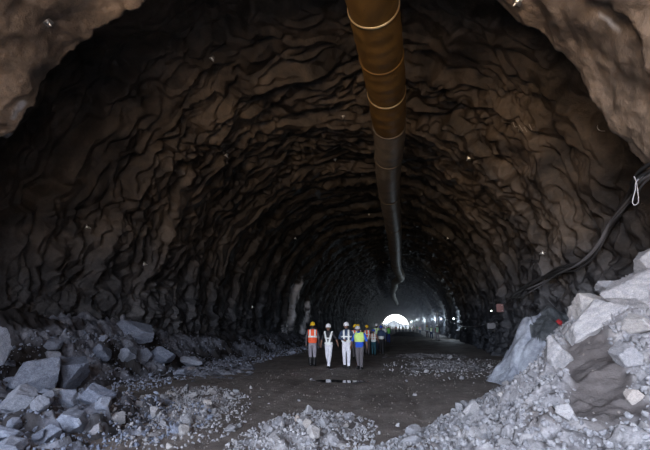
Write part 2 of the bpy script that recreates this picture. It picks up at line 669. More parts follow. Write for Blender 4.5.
def height_mesh(name, fn, xs, ys_, m, keep=None, at_name=None, at_fn=None):
    X, Y = np.meshgrid(xs, ys_)
    Z = fn(X, Y)
    Vv = np.stack([X, Y, Z], -1).reshape(-1, 3)
    F = grid_faces(len(ys_), len(xs), True)
    if keep is not None:
        k = keep(X, Y, Z).ravel()
        kf = k[F].any(1)
        F = F[kf]
        used = np.unique(F)
        rm = np.full(len(Vv), -1)
        rm[used] = np.arange(len(used))
        F = rm[F]
        Vv = Vv[used]
    me = np_mesh(name, Vv, F, m)
    if at_fn is not None:
        attr(me, at_name, at_fn(Vv[:, 0], Vv[:, 1]))
    # face upward
    if me.polygons[0].normal.z < 0:
        me.flip_normals()
    return link(name, me)


fx = np.concatenate([np.arange(-13, -9, .5), np.arange(-9, 7, .06), np.arange(7, 12, .5)])
fy = np.concatenate([np.arange(MOUTH - 4, 5.5, .4), np.arange(5.5, 24, .06), np.arange(24, 60, .25), np.arange(60, EXIT + 4, 1.5)])
o = height_mesh('floor', floor_h, fx, fy, MF)
tag(o, kind='structure')


def inside(X, Y):
    return np.abs(X - cx(Y)) < 8.6


o = height_mesh('rubble_slope', pile_right, np.arange(-.6, 6.6, .035), np.arange(1.5, 16.5, .04), M_RUB,
                lambda X, Y, Z: (Z > floor_h(X, Y) - .05) & inside(X, Y), 'earth',
                lambda x, y: np.clip(earth_mask(x, y) + .8 * ss(.28, .42, pn(x / .8, y / .8, 17.)), 0, 1))
tag(o, 'tall slope of pale broken rock with a brown earth run, against the right wall', 'rubble slope')
o = height_mesh('rubble_bank', pile_left_foot, np.arange(-11.2, -3, .06), np.concatenate([np.arange(5, 26, .06), np.arange(26, 60, .2)]), M_RUBL,
                lambda X, Y, Z: (Z > floor_h(X, Y) - .05) & inside(X, Y), 'earth',
                lambda x, y: ss(-.15, .25, pn(x / 1.3, y / 1.5, 27.)))
tag(o, 'long dark bank of broken rock along the foot of the left wall', 'rubble bank')
o = height_mesh('rubble_heap', left_heap, np.arange(-11, -3, .05), np.arange(3.5, 12, .05), M_RUBL,
                lambda X, Y, Z: (Z > floor_h(X, Y) - .04) & inside(X, Y), 'earth', lambda x, y: ss(-.2, .2, pn(x / .7, y / .7, 37.)) * .9)
tag(o, 'blue-grey heap of broken rock under the boulders, bottom left corner', 'rubble heap')
o = height_mesh('rock_slump', slump, np.arange(2.4, 8, .04), np.arange(12.5, 19, .04), [M_SLUMP, M_SLUMPD],
                lambda X, Y, Z: (Z > floor_h(X, Y) - .05) & inside(X, Y))
for p in o.data.polygons:
    c = p.center
    if c.x - 4.35 + .8 * math.sin(c.y * 2.3) * .4 > .12 * math.sin(c.z * 7) and c.z > .7 + .3 * math.sin(c.x * 5 + c.y * 3):
        p.material_index = 1
tag(o, 'smooth blue-grey mound of slumped rock between the right wall and the rubble slope', 'rock slump')
LBL = {
    'centre': ('low pale heap of crushed rock on the floor at bottom centre', 'rubble heap'),
    'left': ('flat pale spread of crushed rock left of the centre heap', 'rubble patch'),
    'left_back': ('flat grey spread of rock fragments beside the left bank, behind the front spread', 'rubble patch'),
    'right_back': ('patchy spread of rock fragments on the floor in front of the blue-grey mound', 'rubble patch'),
    'far_strip': ('thin pale strip of crushed rock across the floor right of the walkers', 'rubble patch'),
}
for k, p in PATCH.items():
    c = p['c']
    ex = max(p['rx'], p['ry']) * 1.5
    o = height_mesh('crushed_rock', lambda x, y: patch(x, y, **p), np.arange(c[0] - ex, c[0] + ex, .04), np.arange(c[1] - ex, c[1] + ex, .05),
                    M_RUB if k != 'left_back' else M_RUBL, lambda X, Y, Z: (Z > floor_h(X, Y) - .03) & inside(X, Y), 'earth',
                    lambda x, y: ss(.0, .45, pn(x / .6, y / .6, 47. + p['seed'])))
    tag(o, LBL[k][0], LBL[k][1])

# puddle
pc = ground_at(337, 381)
bm = bmesh.new()
vs = []
for i in range(48):
    a = i / 48 * 2 * PI
    r = 1 + .18 * math.sin(3 * a + 1) + .12 * math.sin(5 * a) + .07 * math.sin(11 * a)
    vs.append(bm.verts.new((.85 * r * math.cos(a), .42 * r * math.sin(a), 0)))
bm.faces.new(vs)
me = bpy.data.meshes.new('puddle')
bm.to_mesh(me); bm.free()
me.materials.append(M_WATER)
o = link('puddle', me)
o.location = (pc[0], pc[1], float(floor_h(pc[0], pc[1])) + .035)
tag(o, 'small dark puddle on the floor in front of the white-trousered walkers', 'puddle')


# ------------------------------------------------------------------ rocks
def rock_shape(seed, sub=3, planes=11, flat=1.0):
    r = random.Random(seed)
    bm = bmesh.new()
    bmesh.ops.create_icosphere(bm, subdivisions=sub, radius=1.0)
    P = []
    K = 9 + seed % 3
    for i in range(K):
        zz = 1 - 2 * (i + .5) / K
        aa = i * 2.39996 + r.uniform(-.5, .5) + seed
        n = Vector((math.sqrt(1 - zz * zz) * math.cos(aa) + r.uniform(-.25, .25), math.sqrt(1 - zz * zz) * math.sin(aa) + r.uniform(-.25, .25), zz + r.uniform(-.25, .25))).normalized()
        P.append((n, r.uniform(.52, .82)))
    for v in bm.verts:
        d = v.co.normalized()
        k = 1.3
        for n, h in P:
            c = n.dot(d)
            if c > .05:
                k = min(k, h / c)
        v.co = d * k
    co = np.array([v.co[:] for v in bm.verts])
    nz = .07 * pn(co[:, 0] * 1.8 + seed, co[:, 1] * 1.8, co[:, 2] * 1.8) + .03 * pn(co[:, 0] * 5, co[:, 1] * 5 + seed, co[:, 2] * 5)
    nz = nz * .55 + .035 * pn(co[:, 0] * 4 + seed, co[:, 1] * 4, co[:, 2] * 4) + .022 * pn(co[:, 0] * 9, co[:, 1] * 9 + seed, co[:, 2] * 9)
    lay = pn(co[:, 2] * 5 + co[:, 0] * 2.2, seed * 1.3, co[:, 1] * .8)
    nz = nz + .05 * np.round(lay * 3) / 3
    for v, n in zip(bm.verts, nz):
        v.co *= 1 + float(n)
        v.co.z *= flat
    me = bpy.data.meshes.new('rock')
    bm.to_mesh(me)
    bm.free()
    return me


ROCKS = [rock_shape(s, 3) for s in range(14)]
SMALL = [rock_shape(50 + s, 1, 9) for s in range(8)]
for me in ROCKS:
    me.materials.append(M_CHUNK)
ROCKS_L = []
for me in ROCKS:
    m2 = me.copy()
    m2.materials.clear()
    m2.materials.append(M_CHUNKL)
    ROCKS_L.append(m2)
VFS = []
for me in SMALL:
    n = len(me.vertices)
    c = np.zeros(n * 3)
    me.vertices.foreach_get('co', c)
    f = np.array([p.vertices[:] for p in me.polygons])
    VFS.append((c.reshape(-1, 3), f))
    bpy.data.meshes.remove(me)


def place_rock(name, meshes, p, s, label, cat, group=None, sink=.25, flat=.75, rot=None):
    o = bpy.data.objects.new(name, random.choice(meshes))
    sx, sy, sz = s if isinstance(s, tuple) else (s * random.uniform(.8, 1.25), s * random.uniform(.7, 1.1), s * random.uniform(flat * .7, flat * 1.1))
    o.scale = (sx, sy, sz)
    o.rotation_euler = rot or (random.uniform(-.45, .45), random.uniform(-.45, .45), random.uniform(0, 2 * PI))
    o.location = (float(p[0]), float(p[1]), float(p[2]) + sz * (1 - 2 * sink) * .8)
    COL.objects.link(o)
    return tag(o, label, cat, group)


def scatter(region, n_ind, n_stuff, smin, smax, meshes, stmat, name, label, cat, group, sname, slabel, scat, stuff_s=(.015, .05)):
    """region() gives random (x, y); individuals are the big ones, the countless rest is one stuff object"""
    for i in range(n_ind):
        x, y = region()
        s = smin + (smax - smin) * random.random() ** 2.2
        place_rock(name, meshes, (x, y, float(surf(x, y))), s, label, cat, group, sink=.22)
    XY = np.array([region() for _ in range(n_stuff)])
    Z = surf(XY[:, 0], XY[:, 1])
    Vs, Fs, off = [], [], 0
    for (x, y), z in zip(XY, Z):
        v, f = VFS[random.randrange(8)]
        s = stuff_s[0] + (stuff_s[1] - stuff_s[0]) * random.random() ** 2
        q = np.array(Quaternion((random.gauss(0, 1), random.gauss(0, 1), random.gauss(0, 1), random.gauss(0, 1))).normalized().to_matrix())
        Vs.append((v * np.array([1, .8, .65]) * s) @ q.T + np.array([x, y, z + s * .25]))
        Fs.append(f + off)
        off += len(v)
    me = np_mesh(sname, np.concatenate(Vs), np.concatenate(Fs), stmat, smooth=False)
    o = link(sname, me)
    tag(o, slabel, scat, kind='stuff')


def ell(c, rx, ry, rot=0.0, k=.5):
    def f():
        while True:
            a, r = random.uniform(0, 2 * PI), random.random() ** k
            u, v = math.cos(a) * rx * r, math.sin(a) * ry * r
            x = c[0] + u * math.cos(rot) - v * math.sin(rot)
            y = c[1] + u * math.sin(rot) + v * math.cos(rot)
            if abs(x - cx(y)) < 7.6:
                return x, y
    return f


def reg_patch(k, grow=1.0):
    p = PATCH[k]
    return ell(p['c'], p['rx'] * grow, p['ry'] * grow, p['rot'], .85)


def reg_slope():
    while True:
        y = random.uniform(3.2, 14)
        x = float(toe(y)) + random.random() ** 1.3 * 5 - .2
        if x < min(5.6, float(cx(y)) + 7.9) and float(earth_mask(np.array(x), np.array(y))) < .1 + random.random() * .9:
            return x, y


def reg_foot():
    y = 10 + 34 * random.random() ** 1.8
    wd = 3.4
    return float(cx(y)) - 7.4 + wd * random.random() ** 1.2, y


# big single boulders, left: (px, py of middle), depth, half sizes, label
def boulder(px, py, d, s, meshes, label, rot=None, name='boulder', seed=None):
    dr = ray(px, py + 6)
    tt = np.arange(4.0, 24, .03)
    hit = surf(dr[0] * tt, tt) > CAMH + dr[2] * tt
    if hit.any():          # rest the rock on the ground or heap it stands on
        dn = float(tt[int(np.argmax(hit))])
        dn = min(max(dn, d * .7), d * 1.15)
        s = tuple(v * dn / d for v in s)
        d = dn
    p = at(px, py, d)
    me = rock_shape(seed if seed is not None else int(px * 7 + py), 4, 13)
    me.materials.append(meshes[0].materials[0])
    o = bpy.data.objects.new(name, me)
    o.scale = s
    o.rotation_euler = rot or (random.uniform(-.3, .3), random.uniform(-.3, .3), random.uniform(0, 6))
    o.location = tuple(map(float, p))
    COL.objects.link(o)
    tag(o, label, 'boulder')
    return o


L = ROCKS_L
boulder(38, 378, 9.6, (.58, .56, .56), L, 'large smooth-faced grey boulder at the left heap, biggest of its rocks', (.1, .2, .4), seed=3)
boulder(70, 372, 9.9, (.52, .50, .50), L, 'large ridged blue-grey boulder behind and right of the smooth-faced boulder', (.3, .5, .2), seed=9)
boulder(20, 400, 8.2, (.36, .30, .27), L, 'pale blue-grey angular boulder in front of the smooth-faced boulder, at left edge', (.1, .1, 1.2), seed=15)
boulder(40, 405, 8.1, (.20, .17, .24), L, 'upright pale wedge of rock leaning on the pale angular boulder', (.2, .3, .6), seed=21)
boulder(70, 401, 8.5, (.20, .18, .26), L, 'pale upright block just right of the smooth-faced boulder', (.1, -.2, .3), seed=24)
boulder(58, 391, 8.6, (.15, .12, .09), ROCKS, 'small tan stone perched on the grey boulders at left', (.1, .1, .3), seed=26)
boulder(94, 394, 9.0, (.34, .28, .26), L, 'dark blue-grey tilted boulder right of the pale upright block', (.4, .2, .9), seed=31)
boulder(105, 405, 8.4, (.18, .16, .16), L, 'small grey block at the foot of the dark tilted boulder', seed=33)
boulder(74, 422, 7.6, (.33, .26, .24), L, 'pale cracked block in the middle of the left heap', (.0, .1, .5), seed=36)
boulder(15, 424, 7.2, (.20, .17, .13), L, 'flat blue-grey stone below the pale angular boulder', seed=41)
boulder(6, 434, 6.9, (.30, .22, .14), L, 'flat slab of blue-grey rock at the left picture edge', seed=44)
boulder(46, 436, 6.9, (.24, .20, .17), L, 'rounded grey stone low in the left heap near the bottom edge', seed=47)
boulder(12, 446, 6.5, (.24, .2, .14), L, 'grey stone cut off by the bottom left corner', seed=49)
boulder(118, 418, 8.1, (.16, .14, .13), ROCKS, 'light brown stone at the right end of the left heap', seed=52)
boulder(-2, 350, 8.6, (.26, .26, .50), L, 'tall blue-grey rock stump standing at the left picture edge', (.1, .1, .2), seed=55)
boulder(102, 353, 13.0, (.36, .3, .28), L, 'rounded grey boulder on the left bank, nearest of its row', seed=58)
boulder(127, 354, 13.4, (.42, .34, .30), L, 'pale angular boulder beside the nearest boulder on the left bank', seed=60)
boulder(143, 356, 13.8, (.30, .3, .3), L, 'narrow grey boulder third along the left bank', seed=63)
boulder(163, 355, 14.5, (.50, .42, .32), L, 'wide flat-topped boulder in the middle of the left bank', seed=66)
boulder(140, 333, 15.5, (.9, .6, .42), L, 'long pale ledge of rock high on the left bank against the wall', (.1, .3, -.2), seed=69)
boulder(193, 362, 15.5, (.40, .3, .2), L, 'low slab lying at the front foot of the left bank', seed=72)
boulder(181, 372, 14.0, (.28, .2, .12), L, 'small flat slab on the floor below the left bank', seed=75)
# right
boulder(592, 326, 8.9, (.78, .38, .36), ROCKS, 'largest pale slab-like boulder on top of the right slope', (.1, -.55, -.1), seed=78)
boulder(590, 310, 9.6, (.42, .36, .36), ROCKS, 'pale boulder with a flat dark side behind the largest slab', (.2, -.3, .4), seed=81)
boulder(636, 295, 8.9, (.55, .4, .38), ROCKS, 'pale boulder high on the right slope near the picture edge', (.1, -.3, .2), seed=84)
boulder(648, 262, 9.0, (.36, .3, .34), ROCKS, 'topmost pale block of the right slope', seed=87)
boulder(640, 325, 8.0, (.34, .25, .2), ROCKS, 'pale flat block below the boulder at the right picture edge', seed=90)
boulder(556, 356, 10.0, (.34, .3, .42), ROCKS, 'upright pale rock left of the brown earth run', (0, .3, .3), seed=93)
boulder(566, 412, 7.6, (.17, .15, .13), ROCKS, 'cream-coloured rounded stone low on the right slope', seed=96)
boulder(625, 358, 7.6, (.28, .2, .22), ROCKS, 'pale block right of the brown earth run', seed=99)
boulder(634, 396, 7.0, (.15, .13, .12), ROCKS, 'grey-white block below the block beside the earth run', seed=102)
boulder(608, 288, 10.4, (.3, .3, .2), ROCKS, 'low pale rock at the skyline of the right slope', seed=104)

scatter(reg_slope, 108, 15000, .06, .19, ROCKS, M_CHUNK, 'rock_chunk', 'pale angular rock chunk lying on the tall right-hand rubble slope', 'rock', 'rock chunks on the right slope',
        'gravel', 'countless small pale stones covering the right-hand rubble slope', 'gravel', (.015, .07))
scatter(reg_patch('centre', 1.3), 42, 2400, .045, .17, ROCKS, M_CHUNK, 'rock_chunk', 'pale angular rock chunk in the low heap at bottom centre', 'rock', 'rock chunks in the centre heap',
        'gravel', 'small pale stones strewn over the bottom centre heap', 'gravel', (.012, .06))
scatter(reg_patch('left', 1.3), 38, 2400, .045, .17, ROCKS, M_CHUNK, 'rock_chunk', 'pale angular rock chunk in the flat spread left of the centre heap', 'rock', 'rock chunks in the left spread',
        'gravel', 'small pale stones strewn over the spread left of centre', 'gravel', (.012, .06))
hc = ground_at(60, 425)
scatter(ell(hc, 2.6, 2.6), 42, 2700, .06, .20, ROCKS_L, M_CHUNKL, 'rock_chunk', 'blue-grey angular rock chunk among the boulders of the bottom left heap', 'rock', 'rock chunks in the left heap',
        'gravel', 'small blue-grey stones between the boulders at bottom left', 'gravel', (.015, .06))
scatter(reg_foot, 45, 4000, .08, .30, ROCKS_L, M_CHUNKL, 'rock_chunk', 'grey rock chunk on the bank along the left wall', 'rock', 'rock chunks on the left bank',
        'gravel', 'small grey stones along the bank at the left wall', 'gravel', (.02, .08))
scatter(reg_patch('right_back', 1.35), 22, 800, .06, .16, ROCKS, M_CHUNK, 'rock_chunk', 'pale rock chunk on the floor in front of the blue-grey mound', 'rock', 'rock chunks by the mound',
        'gravel', 'small stones on the floor in front of the blue-grey mound', 'gravel', (.02, .06))
scatter(ell((-1.5, 11), 5.5, 8), 25, 2200, .03, .07, ROCKS, MF, 'stone', 'small loose stone lying on the muddy floor', 'stone', 'loose stones on the floor',
        'grit', 'fine grit scattered over the muddy floor', 'grit', (.008, .03))


# ------------------------------------------------------------------ ventilation duct
DUCT = [(0, -1.3, 9.0), (5, -.55, 9.0), (10, -.20, 9.0), (13, -.02, 9.0), (16.8, .05, 9.0), (19.8, -.08, 8.95), (25, -.08, 9.05), (32, .1, 9.0), (38, .22, 9.0),
        (48, .3, 8.9), (56, .45, 8.7), (64, 1.1, 8.5), (70, 1.0, 8.7), (76, .3, 8.9), (86, .15, 8.8), (98, -.3, 8.7), (112, -.1, 8.6), (128, .3, 8.7), (145, .8, 8.5)]
DK = np.array(DUCT)


def duct_c(y):
    y = np.asarray(y, float)
    # smooth the polyline a little
    k = 0
    X = Z = 0
    for dy in (-.8, 0, .8):
        X = X + np.interp(y + dy, DK[:, 0], DK[:, 1]) / 3
        Z = Z + np.interp(y + dy, DK[:, 0], DK[:, 2]) / 3
    return np.stack([X, y, Z], -1)


duct = empty('ventilation_duct', (0, 0, 0), label='long ochre fabric ventilation duct hung under the tunnel vault', cat='duct')
joints = [-2, 2.5, 6.0, 9.2, 11.2, 13.2, 15.6, 18.8, 25, 33, 42, 52, 60, 68, 78, 90, 105, 125, 144]
DR = .6
for i, (a, b) in enumerate(zip(joints[:-1], joints[1:])):
    y = np.linspace(a - .03, b, 26)
    t = (y - a) / (b - a)
    r = DR * (.97 + .05 * np.sin(PI * np.clip(t, 0, 1)) ** .5 + .012 * np.sin(t * 23 + i)) * (1 if a < 60 else .9)
    Vt, Ft = tube_vf(duct_c(y), r, 36, cap=False)
    Vt = np.asarray(Vt)
    Vt[:-2] *= 1
    me = mesh_from('duct_segment', [(Vt, Ft)], M_DY if a < 15 else (M_DG if a < 59 else M_DL))
    sg = link('duct_segment', me, duct)
    if a >= 15:
        sg['label'] = 'duller grey-brown duct segment' if a < 59 else 'pale grey duct segment'
    if i:
        P = duct_c(np.array([a - .03, a - .012, a + .012, a + .03]))
        Vt, Ft = tube_vf(P, [DR * .99, DR * 1.035, DR * 1.035, DR * .99], 48, cap=False)
        link('joint_band', mesh_from('joint_band', [(Vt, Ft)], M_BAND if a in (9.2, 13.2) else (M_DY if a < 15 else M_DG)), duct)
        p = duct_c(np.array(a))
        top = CZ + float(wall_r(np.array(math.atan2(6.4, float(p[0] - cx(a)))), np.array(a))) - .05
        Vt, Ft = tube_vf([p + [0, 0, DR], [p[0], p[1], max(top, p[2] + DR + .2)]], .012, 6)
        link('hanger_wire', mesh_from('hanger_wire', [(Vt, Ft)], M_STEEL), duct)

# ------------------------------------------------------------------ cables on the right wall
CPX = [(650, 172), (640, 180), (634, 196), (622, 212), (611, 226), (604, 243), (592, 257), (580, 266), (562, 271), (545, 279), (530, 287), (515, 297), (506, 302)]
CB = np.array([wall_hit(px, py, .22)[0] for px, py in CPX])
# extend toward the viewer along the wall
CB = np.concatenate([[CB[0] + (CB[0] - CB[2]) * np.array([.0, 1.0, .9]) * 2], [CB[0] + (CB[0] - CB[2]) * np.array([0, 1.0, .9])], CB])


def smooth_path(P, n):
    P = np.asarray(P, float)
    t = np.r_[0, np.cumsum(np.linalg.norm(np.diff(P, axis=0), axis=1))]
    q = np.linspace(0, t[-1], n)
    X = np.stack([np.interp(q, t, P[:, k]) for k in range(3)], 1)
    for _ in range(5):
        X[1:-1] = (X[:-2] + 2 * X[1:-1] + X[2:]) / 4
    return X


cbl = smooth_path(CB, 160)
LC = ['thick black cable, uppermost of the bundle sagging along the right wall', 'black cable in the middle of the bundle along the right wall',
      'grey cable twisted through the bundle along the right wall', 'thin black cable hanging lowest in the bundle along the right wall',
      'thin grey cable looping loosely off the bundle on the right wall']
for i in range(5):
    ph = i * 1.3
    s = np.linspace(0, 1, len(cbl))
    off = np.stack([-.02 * i + .04 * np.sin(s * 25 + ph), 0 * s, .06 * (2 - i) + .09 * np.sin(s * 17 + ph * 2) * (1 if i < 4 else 1.6)], 1)
    Vt, Ft = tube_vf(cbl + off, [.05, .042, .035, .03, .022][i], 8)
    o = link('cable', mesh_from('cable', [(Vt, Ft)], M_CABLEG if i in (2, 4) else M_CABLE))
    tag(o, LC[i], 'cable', 'cables along the right wall')
# ties
o = None
# white string looped over the cables
a = wall_hit(633, 180, .40)[0]
y0 = a[1]
S = [at(px, py, y0) for px, py in [(634, 176), (637, 183), (638, 194), (639, 202), (636, 206), (632, 205), (633, 198), (636, 188), (635, 182), (640, 178), (650, 174)]]
Vt, Ft = tube_vf(smooth_path(S, 50), .009, 6)
tag(link('string_loop', mesh_from('string_loop', [(Vt, Ft)], M_STRING)), 'white string looped over the cable bundle near the right picture edge', 'string')
a = wall_hit(600, 128, .10)[0]
S = [at(px, py, a[1]) for px, py in [(598, 124), (597, 128), (600, 131), (605, 131)]]
Vt, Ft = tube_vf(smooth_path(S, 20), .012, 6)
tag(link('wire_hook', mesh_from('wire_hook', [(Vt, Ft)], M_STEEL)), 'bent steel wire hook sticking out under the right collar edge', 'wire hook')
# thin wire low on far right wall
S = [wall_hit(px, py, .12)[0] for px, py in [(505, 303), (497, 320), (480, 326), (465, 327), (450, 322)]]
Vt, Ft = tube_vf(smooth_path(S, 40), .02, 6)
tag(link('cable', mesh_from('cable', [(Vt, Ft)], M_CABLEG)), 'thin grey cable sagging low along the far right wall beyond the pinkish board', 'cable')
# straggling wires above the slump
for pts, lab in (([(520, 268), (522, 262), (530, 258), (538, 262), (542, 272), (545, 279)], 'loose wire curling up above the cable bundle'),
                 ([(548, 300), (556, 308), (562, 318)], 'thin wire hanging down to the red bundle')):
    S = [wall_hit(px, py, .15)[0] for px, py in pts]
    Vt, Ft = tube_vf(smooth_path(S, 30), .012, 6)
    tag(link('loose_wire', mesh_from('loose_wire', [(Vt, Ft)], M_CABLEG)), lab, 'wire')

# rock bolts
BOLTS = [(48, 22, 'bolt with shiny plate on the left collar near the top left corner'), (518, 0.8, 'shiny bolt on the right collar at the top picture edge'),
         (87, 227, 'bolt on the left wall just behind the collar'), (144, 264, 'bolt low on the left wall above the rubble bank'), (226, 155, 'bolt on the upper left wall midway to the vault'),
         (343, 116, 'bolt in the vault just left of the duct, nearest one'), (335, 159, 'bolt in the vault left of the duct, second one'), (369, 214, 'bolt in the vault close left of the duct, far one'),
         (295, 238, 'bolt on the left haunch above the walkers'), (448, 238, 'bolt on the right haunch, nearer one'), (425, 277, 'bolt on the far right haunch near the exit'),
         (543, 253, 'bolt on the right wall above the cable bundle'), (252, 307, 'bolt low on the left wall left of the pale streak'), (469, 158, 'bolt on the right side of the vault below the painted marks'),
         (212, 58, 'bolt high on the left vault'), (383, 262, 'small bolt left of the kinked duct'), (318, 320, 'bolt on the left wall just above the walkers')]
bp = None
for px, py, lab in BOLTS:
    p, n = wall_hit(px, py, .03)
    e = empty('rock_bolt', p, label=lab, cat='rock bolt', group='rock bolts in the tunnel lining')
    q = Vector((0, 0, 1)).rotation_difference(Vector(n)).to_euler()
    e.rotation_euler = q
    if bp is None:
        V1, F1 = tube_vf([(0, 0, -.25), (0, 0, .16)], .022, 10)
        nut = tube_vf([(0, 0, .03), (0, 0, .09)], .05, 6)
        pl = box_vf((0, 0, .015), (.18, .18, .03))
        bp = (mesh_from('plate', [pl], M_STEEL, False), mesh_from('bolt', [(V1, F1)], M_STEEL), mesh_from('nut', [nut], M_STEEL, False))
    link('plate', bp[0], e); link('bolt', bp[1], e); link('nut', bp[2], e)

# painted marks on the right vault
STR = [[(519, 125), (523, 131)], [(529, 124), (532, 130)], [(534, 127), (538, 134)], [(513, 122), (515, 129), (518, 125), (519, 132)], [(524, 127), (527, 132)]]
pm = empty('painted_mark', wall_hit(526, 129)[0], label='small whitish hand-painted strokes on the right side of the vault', cat='painted mark')
for s in STR:
    S = [wall_hit(px, py, .015)[0] - np.array(pm.location[:]) for px, py in s]
    S = smooth_path(S, 12)
    Vt, Ft = tube_vf(S, .016, 5)
    link('stroke', mesh_from('stroke', [(Vt, Ft)], M_PAINT), pm)

# pinkish board, lamp and box on the right wall
p, n = wall_hit(500, 308, .25)
b = empty('wall_board', p, label='small faded pink board fixed on the right wall below the end of the cables', cat='board')
rot = np.array(Matrix.Rotation(R_(8), 3, 'Z'))
M_PINK = mat_cloth('faded pink board', (.26, .14, .135))
M_RED = mat_cloth('red cloth', (.30, .015, .02))
link('panel', mesh_from('panel', [box_vf((0, 0, 0), (.40, .03, .46), rot)], M_PINK, False), b)
link('bracket', mesh_from('bracket', [box_vf((.1, .12, .15), (.04, .26, .04), rot), box_vf((.1, .12, -.15), (.04, .26, .04), rot)], M_STEEL, False), b)
p, n = wall_hit(491, 311, .3)
b = empty('work_lamp', p, label='small glowing white lamp on the right wall left of the pinkish board', cat='lamp')
V1, F1 = tube_vf([(0, -.10, 0), (0, -.04, 0), (0, .03, 0)], [.05, .055, .03], 16)
link('bulb', mesh_from('bulb', [tube_vf([(0, -.12, 0), (0, -.10, 0), (0, -.08, 0)], [.02, .04, .045], 14)], mat('lamp glow', (1, 1, 1), emit=(1, .95, .85), es=4)), b)
link('housing', mesh_from('housing', [(V1, F1)], M_CABLEG), b)
link('bracket', mesh_from('bracket', [box_vf((.0, .15, 0), (.03, .26, .03))], M_STEEL, False), b)
p, n = wall_hit(491, 326, .25)
b = empty('cable_box', p, label='grey cable box on the right wall under the small lamp', cat='cable box')
link('housing', mesh_from('housing', [box_vf((0, 0, 0), (.5, .2, .34))], M_CABLEG, False), b)
link('cover', mesh_from('cover', [box_vf((0, -.11, .0), (.44, .03, .28))], M_CABLEG, False), b)

# red bundle hanging at the slump
dr = ray(559, 323)
tt = np.arange(9.5, 20, .02)
hit = surf(dr[0] * tt, tt) > CAMH + dr[2] * tt
p = at(559, 323, float(tt[int(np.argmax(hit))]) - .05 if hit.any() else 14.0)
bm = bmesh.new()
bmesh.ops.create_icosphere(bm, subdivisions=3, radius=.085)
for v in bm.verts:
    v.co.z *= 1.25
    k = float(pn(v.co.x * 14, v.co.y * 14, v.co.z * 9))
    v.co *= 1 + .35 * k
    if v.co.z > .08:
        v.co.x *= .5; v.co.y *= .5
me = bpy.data.meshes.new('red_bundle')
bm.to_mesh(me); bm.free()
me.materials.append(M_RED)
o = link('red_bundle', me)
o.location = tuple(map(float, p))
tag(o, 'small red cloth bundle hanging over the dark part of the blue-grey mound', 'cloth bundle')


# ------------------------------------------------------------------ people
SKIN = mat_cloth('brown skin', (.20, .105, .07), .6)
M_HAIR = mat('black hair', (.012, .011, .011), .6)
CM = {}


def cm(name, col, rough=.85):
    if name not in CM:
        CM[name] = mat_cloth(name, col, rough)
    return CM[name]


WHITE = cm('white cloth', (.80, .80, .86))
ORANGE = cm('orange vest cloth', (.95, .13, .05))
LIME = cm('lime vest cloth', (.62, .85, .25))
GREENV = cm('green vest cloth', (.25, .75, .15))
REFL = cm('reflective tape', (.85, .88, .86), .5)
BLACKC = cm('black cloth', (.02, .021, .025))
NAVY = cm('navy cloth', (.035, .06, .12))
BLUE = cm('royal blue cloth', (.02, .10, .62))
GREYT = cm('grey trousers', (.13, .12, .13))
LGREY = cm('light grey trousers', (.30, .28, .32))
TEAL = cm('teal jeans', (.02, .09, .12))
PALEC = cm('pale shirt', (.45, .45, .5))
BOOT = cm('black rubber', (.012, .012, .013), .45)
H_Y = mat('yellow helmet plastic', (.85, .55, .03), .3)
H_W = mat('white helmet plastic', (.85, .86, .9), .3)
H_G = mat('grey cap cloth', (.5, .52, .56), .7)
H_B = mat('blue helmet plastic', (.03, .08, .5), .3)


